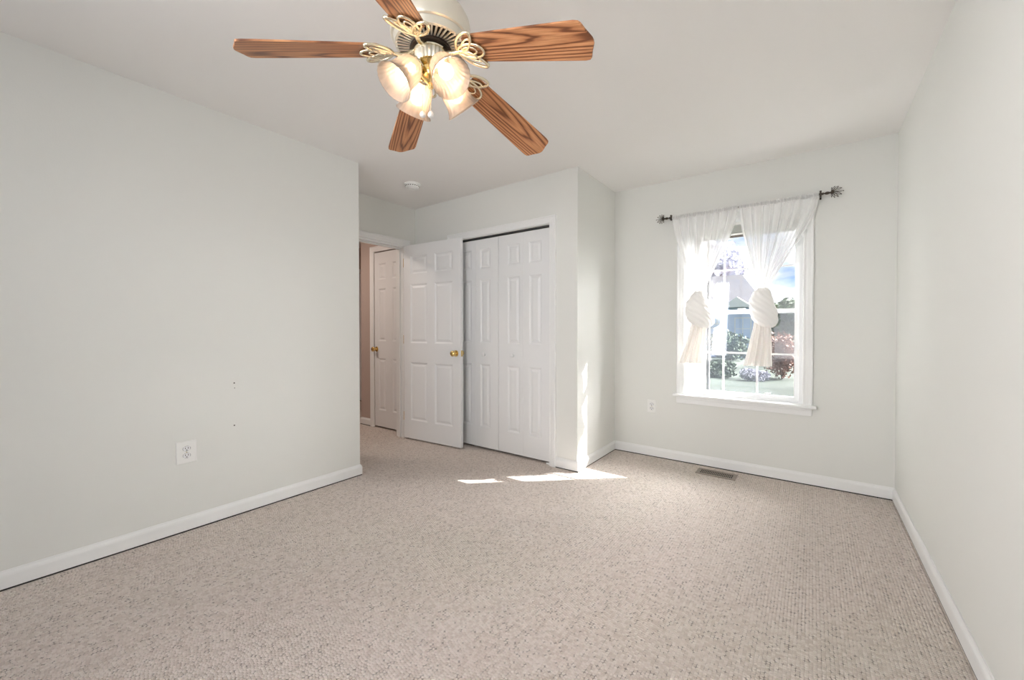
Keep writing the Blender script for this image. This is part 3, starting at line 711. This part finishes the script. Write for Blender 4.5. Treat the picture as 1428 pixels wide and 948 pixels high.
curtain('left sheer white curtain tied in a loose knot', (-.966, -.468), -.745,
        [(1.455, -.005, .030, .026), (1.425, -.012, .050, .044), (1.37, -.022, .078, .058), (1.30, -.016, .092, .066), (1.235, .010, .092, .066), (1.19, .030, .080, .058), (1.165, .040, .050, .040), (1.155, .042, .018, .016)],
        [(1.225, -.800, -.695, 3.598, .010), (1.15, -.815, -.685, 3.596, .015), (1.05, -.842, -.690, 3.592, .018), (.95, -.872, -.700, 3.590, .020), (.862, -.902, -.700, 3.588, .023)], 11)
curtain('right sheer white curtain tied in a knot, its tail crossing the sash', (-.464, .036), -.300,
        [(1.455, .0, .030, .026), (1.43, -.008, .052, .044), (1.37, -.014, .072, .058), (1.31, -.004, .080, .064), (1.25, .010, .080, .064), (1.20, .026, .070, .055), (1.165, .038, .045, .038), (1.155, .040, .016, .016)],
        [(1.235, -.350, -.262, 3.598, .010), (1.15, -.362, -.244, 3.596, .014), (1.05, -.382, -.240, 3.592, .018), (.95, -.403, -.238, 3.590, .020), (.862, -.424, -.236, 3.588, .022)], 12)

# ------------------------------------------------------------------ raised mini blind
bl = empty('window_blind', (-.464, YW+.012, 2.0)); tag(bl, 'white mini blind raised to the top of the window behind the curtains', 'blind')
wpart(MB().box(gx0+.004, gx1-.004, YW+.002, YW+.026, 1.974, 1.9995), 'headrail', BLIND, bl, bevel=.002)
m = MB()
for i in range(8): z = 1.966-.0062*i; m.box(gx0+.006, gx1-.006, YW+.002, YW+.026, z-.0012, z+.0006)
wpart(m, 'slats', BLIND, bl, bevel=0)
wpart(MB().box(gx0+.006, gx1-.006, YW+.002, YW+.026, 1.902, 1.914), 'bottom_rail', BLIND, bl, bevel=.003)

# ------------------------------------------------------------------ exterior: house walls around the window
m = MB().box(-1.55, -.855, 3.90, 4.46, -.6, 2.42)
m.box(-.055, 1.6, 3.90, 4.02, -.6, 2.0)
bw_ = struct('wall_brick', m, BRICK, 'sunlit brick return outside the left of the window', 'brick wall')
m = MB()
for i in range(40): z = -.56+.07*i; m.box(-.875, -.853, 4.462, 4.474, z, z+.056)
m.build('brick_edge', BRICK, bw_)
m = MB().box(-.853, -.832, 4.485, 4.52, -.6, 2.05).build('trim_6', STRIP); tag(m, 'narrow exterior corner strip past the brick return', 'trim', kind='structure')
m = MB().box(-3.5, 1.6, 3.90, 4.20, 2.03, 2.06).box(-3.5, 1.6, 4.20, 4.225, 1.985, 2.16).box(-3.5, 1.6, 3.90, 4.23, 2.16, 2.2)
for i in range(12): m.box(-3.4+.42*i, -3.36+.42*i, 3.90, 4.20, 2.012, 2.029)
struct('trim_7', m, SOFFIT, 'dark brown soffit of the roof overhang above the window', 'soffit')

# lawn
def terrain():
    m = MB(); nx, ny = 60, 60; R = []
    for j in range(ny+1):
        y = 3.905+(60-3.905)*(j/ny)**1.6; r = []
        for i in range(nx+1):
            x = -40+80*i/nx; z = -.62-.012*(y-4)+.05*math.sin(x*.4+y*.31)+.04*math.sin(y*.9)
            r.append(m.bm.verts.new((x, y, z)))
        R.append(r)
    for a_, b_ in zip(R, R[1:]):
        for i in range(nx): m.bm.faces.new((a_[i], a_[i+1], b_[i+1], b_[i]))
    return m
def gz(x, y): return -.62-.012*(y-4)+.05*math.sin(x*.4+y*.31)+.04*math.sin(y*.9)
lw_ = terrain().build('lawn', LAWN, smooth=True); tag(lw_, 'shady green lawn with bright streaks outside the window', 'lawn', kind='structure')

def foliage(name, m, root, blobs, n, size, seed, label=None, core=None):
    """leafy mass: small leaf quads scattered through a set of ellipsoids (c, r)"""
    rnd = random.Random(seed); mb = MB(); bm = mb.bm
    tot = sum(b[1][0]*b[1][2] for b in blobs)
    for (c, r) in blobs:
        for _ in range(int(n*r[0]*r[2]/tot)):
            d = Vector((rnd.gauss(0, 1), rnd.gauss(0, 1), rnd.gauss(0, 1))).normalized(); q = (.55+.5*rnd.random())
            p = Vector(c)+Vector((d.x*r[0], d.y*r[1], d.z*r[2]))*q
            a = Vector((rnd.gauss(0, 1), rnd.gauss(0, 1), rnd.gauss(0, 1))).normalized(); b = a.cross(Vector((rnd.gauss(0, 1), rnd.gauss(0, 1), rnd.gauss(0, 1)))).normalized()
            s = size*(.6+.8*rnd.random()); e = a*s; f = b*s*.55
            bm.faces.new([bm.verts.new(p-e), bm.verts.new(p+f), bm.verts.new(p+e), bm.verts.new(p-f)])
    me = bpy.data.meshes.new(name); 
    bmesh.ops.translate(bm, verts=bm.verts, vec=-root.location)
    bm.to_mesh(me); bm.free(); me.materials.append(m); o = bpy.data.objects.new(name, me); C.objects.link(o); o.parent = root
    return o
def tree(loc, h, R, crown_z, m, seed, label, n=5000, size=.16, kind='tree'):
    x, y = loc; z = gz(x, y); t = empty('tree', (x, y, z)); tag(t, label, kind)
    mb = MB().tube([(x, y, z-.05), (x+.05, y, z+h*.25), (x-.05, y+.05, z+h*.5), (x, y, z+h*.8)], [.035*h, .028*h, .022*h, .008*h], 10)
    rnd = random.Random(seed)
    for k in range(6):
        a = rnd.uniform(0, 6.28); z0 = z+h*(.35+.07*k); mb.tube([(x, y, z0), (x+R*.35*math.cos(a), y+R*.35*math.sin(a), z0+h*.08), (x+R*.7*math.cos(a), y+R*.7*math.sin(a), z0+h*.2)], [.012*h, .008*h, .003*h], 6)
    wpart(mb, 'trunk', BARK, t)
    bl_ = [((x+R*.5*rnd.uniform(-1, 1), y+R*.5*rnd.uniform(-1, 1), z+crown_z+R*.5*rnd.uniform(-.8, .9)), (R*.55, R*.55, R*.45)) for _ in range(8)]
    bl_.append(((x, y, z+crown_z), (R*.8, R*.8, R*.7)))
    foliage('crown', m, t, bl_, n, size, seed)
def bush(name, loc, rx, ry, hh, m, seed, label, n=2500, size=.07):
    x, y = loc; z = gz(x, y); t = empty(name, (x, y, z)); tag(t, label, 'bush')
    rnd = random.Random(seed)
    mb = MB()
    for k in range(7):
        a = rnd.uniform(0, 6.28); mb.tube([(x, y, z-.03), (x+rx*.3*math.cos(a), y+ry*.3*math.sin(a), z+hh*.4), (x+rx*.6*math.cos(a), y+ry*.6*math.sin(a), z+hh*.75)], [.02, .014, .006], 5)
    wpart(mb, 'stem', BARK, t)
    bl_ = [((x+rx*.5*rnd.uniform(-1, 1), y+ry*.5*rnd.uniform(-1, 1), z+hh*(.36+.3*rnd.random())), (rx*.6, ry*.6, hh*.36)) for _ in range(6)]+[((x, y, z+hh*.27), (rx*.85, ry*.85, hh*.28))]
    foliage('foliage', m, t, bl_, n, size, seed)
# far house, 35 m away
hx0, hx1, hy0, hy1 = -11.0, -2.95, 34, 41; hz0 = gz(-5, 34)-.3; hz1 = 2.75
hs = empty('house', (-7, 34, hz0)); tag(hs, 'blue-grey neighbouring house with pale roof across the lawn', 'house')
m = MB().box(hx0, hx1, hy0, hy1, hz0, hz1)
wpart(m, 'wall', SIDING, hs)
m = MB()
for i in range(16): m.box(hx0, hx1, hy0-.03, hy0-.001, hz0+.1+.24*i, hz0+.115+.24*i)
wpart(m, 'siding_lines', SIDING, hs)
m = MB(); e = .5; zr = 5.6
A = [Vector((hx0-e, hy0-e, hz1)), Vector((hx1+e, hy0-e, hz1)), Vector((hx1+e, hy1+e, hz1)), Vector((hx0-e, hy1+e, hz1))]
B = [Vector((hx0+2, 37.5, zr)), Vector((hx1-1.6, 37.5, zr))]
for f in ((A[0], A[1], B[1], B[0]), (A[1], A[2], B[1]), (A[2], A[3], B[0], B[1]), (A[3], A[0], B[0]), (A[3], A[2], A[1], A[0])): m.face(f)
wpart(m, 'roof', ROOF, hs)
m = MB().box(-5.3, -3.4, hy0-.9, hy0, hz1, hz1+.06)
m.face([Vector((-5.3, 33.1, hz1+.06)), Vector((-3.4, 33.1, hz1+.06)), Vector((-4.35, 33.1, hz1+.75))]); m.face([Vector((-5.3, 33.1, hz1+.06)), Vector((-4.35, 33.1, hz1+.75)), Vector((-4.35, 35.5, hz1+.75)), Vector((-5.3, 35.5, hz1+.06))]); m.face([Vector((-3.4, 33.1, hz1+.06)), Vector((-3.4, 35.5, hz1+.06)), Vector((-4.35, 35.5, hz1+.75)), Vector((-4.35, 33.1, hz1+.75))])
wpart(m, 'porch_gable', PAINTW, hs)
for x, z, wd, ht in ((-4.05, 1.2, .95, 1.5), (-5.75, .75, .9, .9), (-5.75, 2.0, .9, .8), (-8.5, 1.2, .9, 1.2)):
    q = wpart(MB().box(x-wd/2-.08, x+wd/2+.08, hy0-.06, hy0-.0, z-ht/2-.08, z+ht/2+.08), 'house_window', PAINTW, hs)
    m = MB().box(x-wd/2, x-.03, hy0-.07, hy0-.061, z-ht/2, z-.03).box(x+.03, x+wd/2, hy0-.07, hy0-.061, z-ht/2, z-.03).box(x-wd/2, x-.03, hy0-.07, hy0-.061, z+.03, z+ht/2).box(x+.03, x+wd/2, hy0-.07, hy0-.061, z+.03, z+ht/2)
    bmesh.ops.translate(m.bm, verts=m.bm.verts, vec=-hs.location); m.build('pane', SIDING, q)
# hedges and shrubs
for i, (x, y, rx, hh, lab) in enumerate(((-7.4, 29, 1.5, 2.1, 'rounded green shrub at the left front of the blue-grey house'), (-4.2, 29.5, 1.3, 1.9, 'rounded green shrub under the window of the blue-grey house'), (-1.4, 27, 1.1, 1.7, 'low green shrub right of the blue-grey house'), (-3.2, 19, .8, .7, 'small low shrub in the middle of the lawn'))):
    bush('bush', (x, y), rx, rx*.8, hh, LEAFD, 20+i, lab, 2600, .11)
bush('bush', (-.95, 19.8), .75, .7, 1.9, PINK, 31, 'rust-pink leafed shrub at the right side of the lawn', 2600, .06)
bush('bush', (-1.75, 18.2), .5, .4, .5, BLOSS, 32, 'pale flowering low shrub in front of the rust-pink one', 1500, .05)
tree((-1.1, 25), 3.6, 1.4, 2.5, LEAF, 41, 'small green leafy tree at the right edge beyond the shrubs', 3500, .12)
tree((5.6, 18.5), 9, 3.6, 5.4, LEAF, 44, 'large leafy tree off to the right, shading the lawn', 6000, .2)
tree((-8.6, 43), 12, 4.2, 7.5, BLOSS, 42, 'pale blossoming tree rising behind the neighbouring roof', 6000, .26)
tree((-1.0, 46), 4.6, 1.8, 2.9, LEAF, 43, 'distant green tree right of the neighbouring house', 5000, .24)
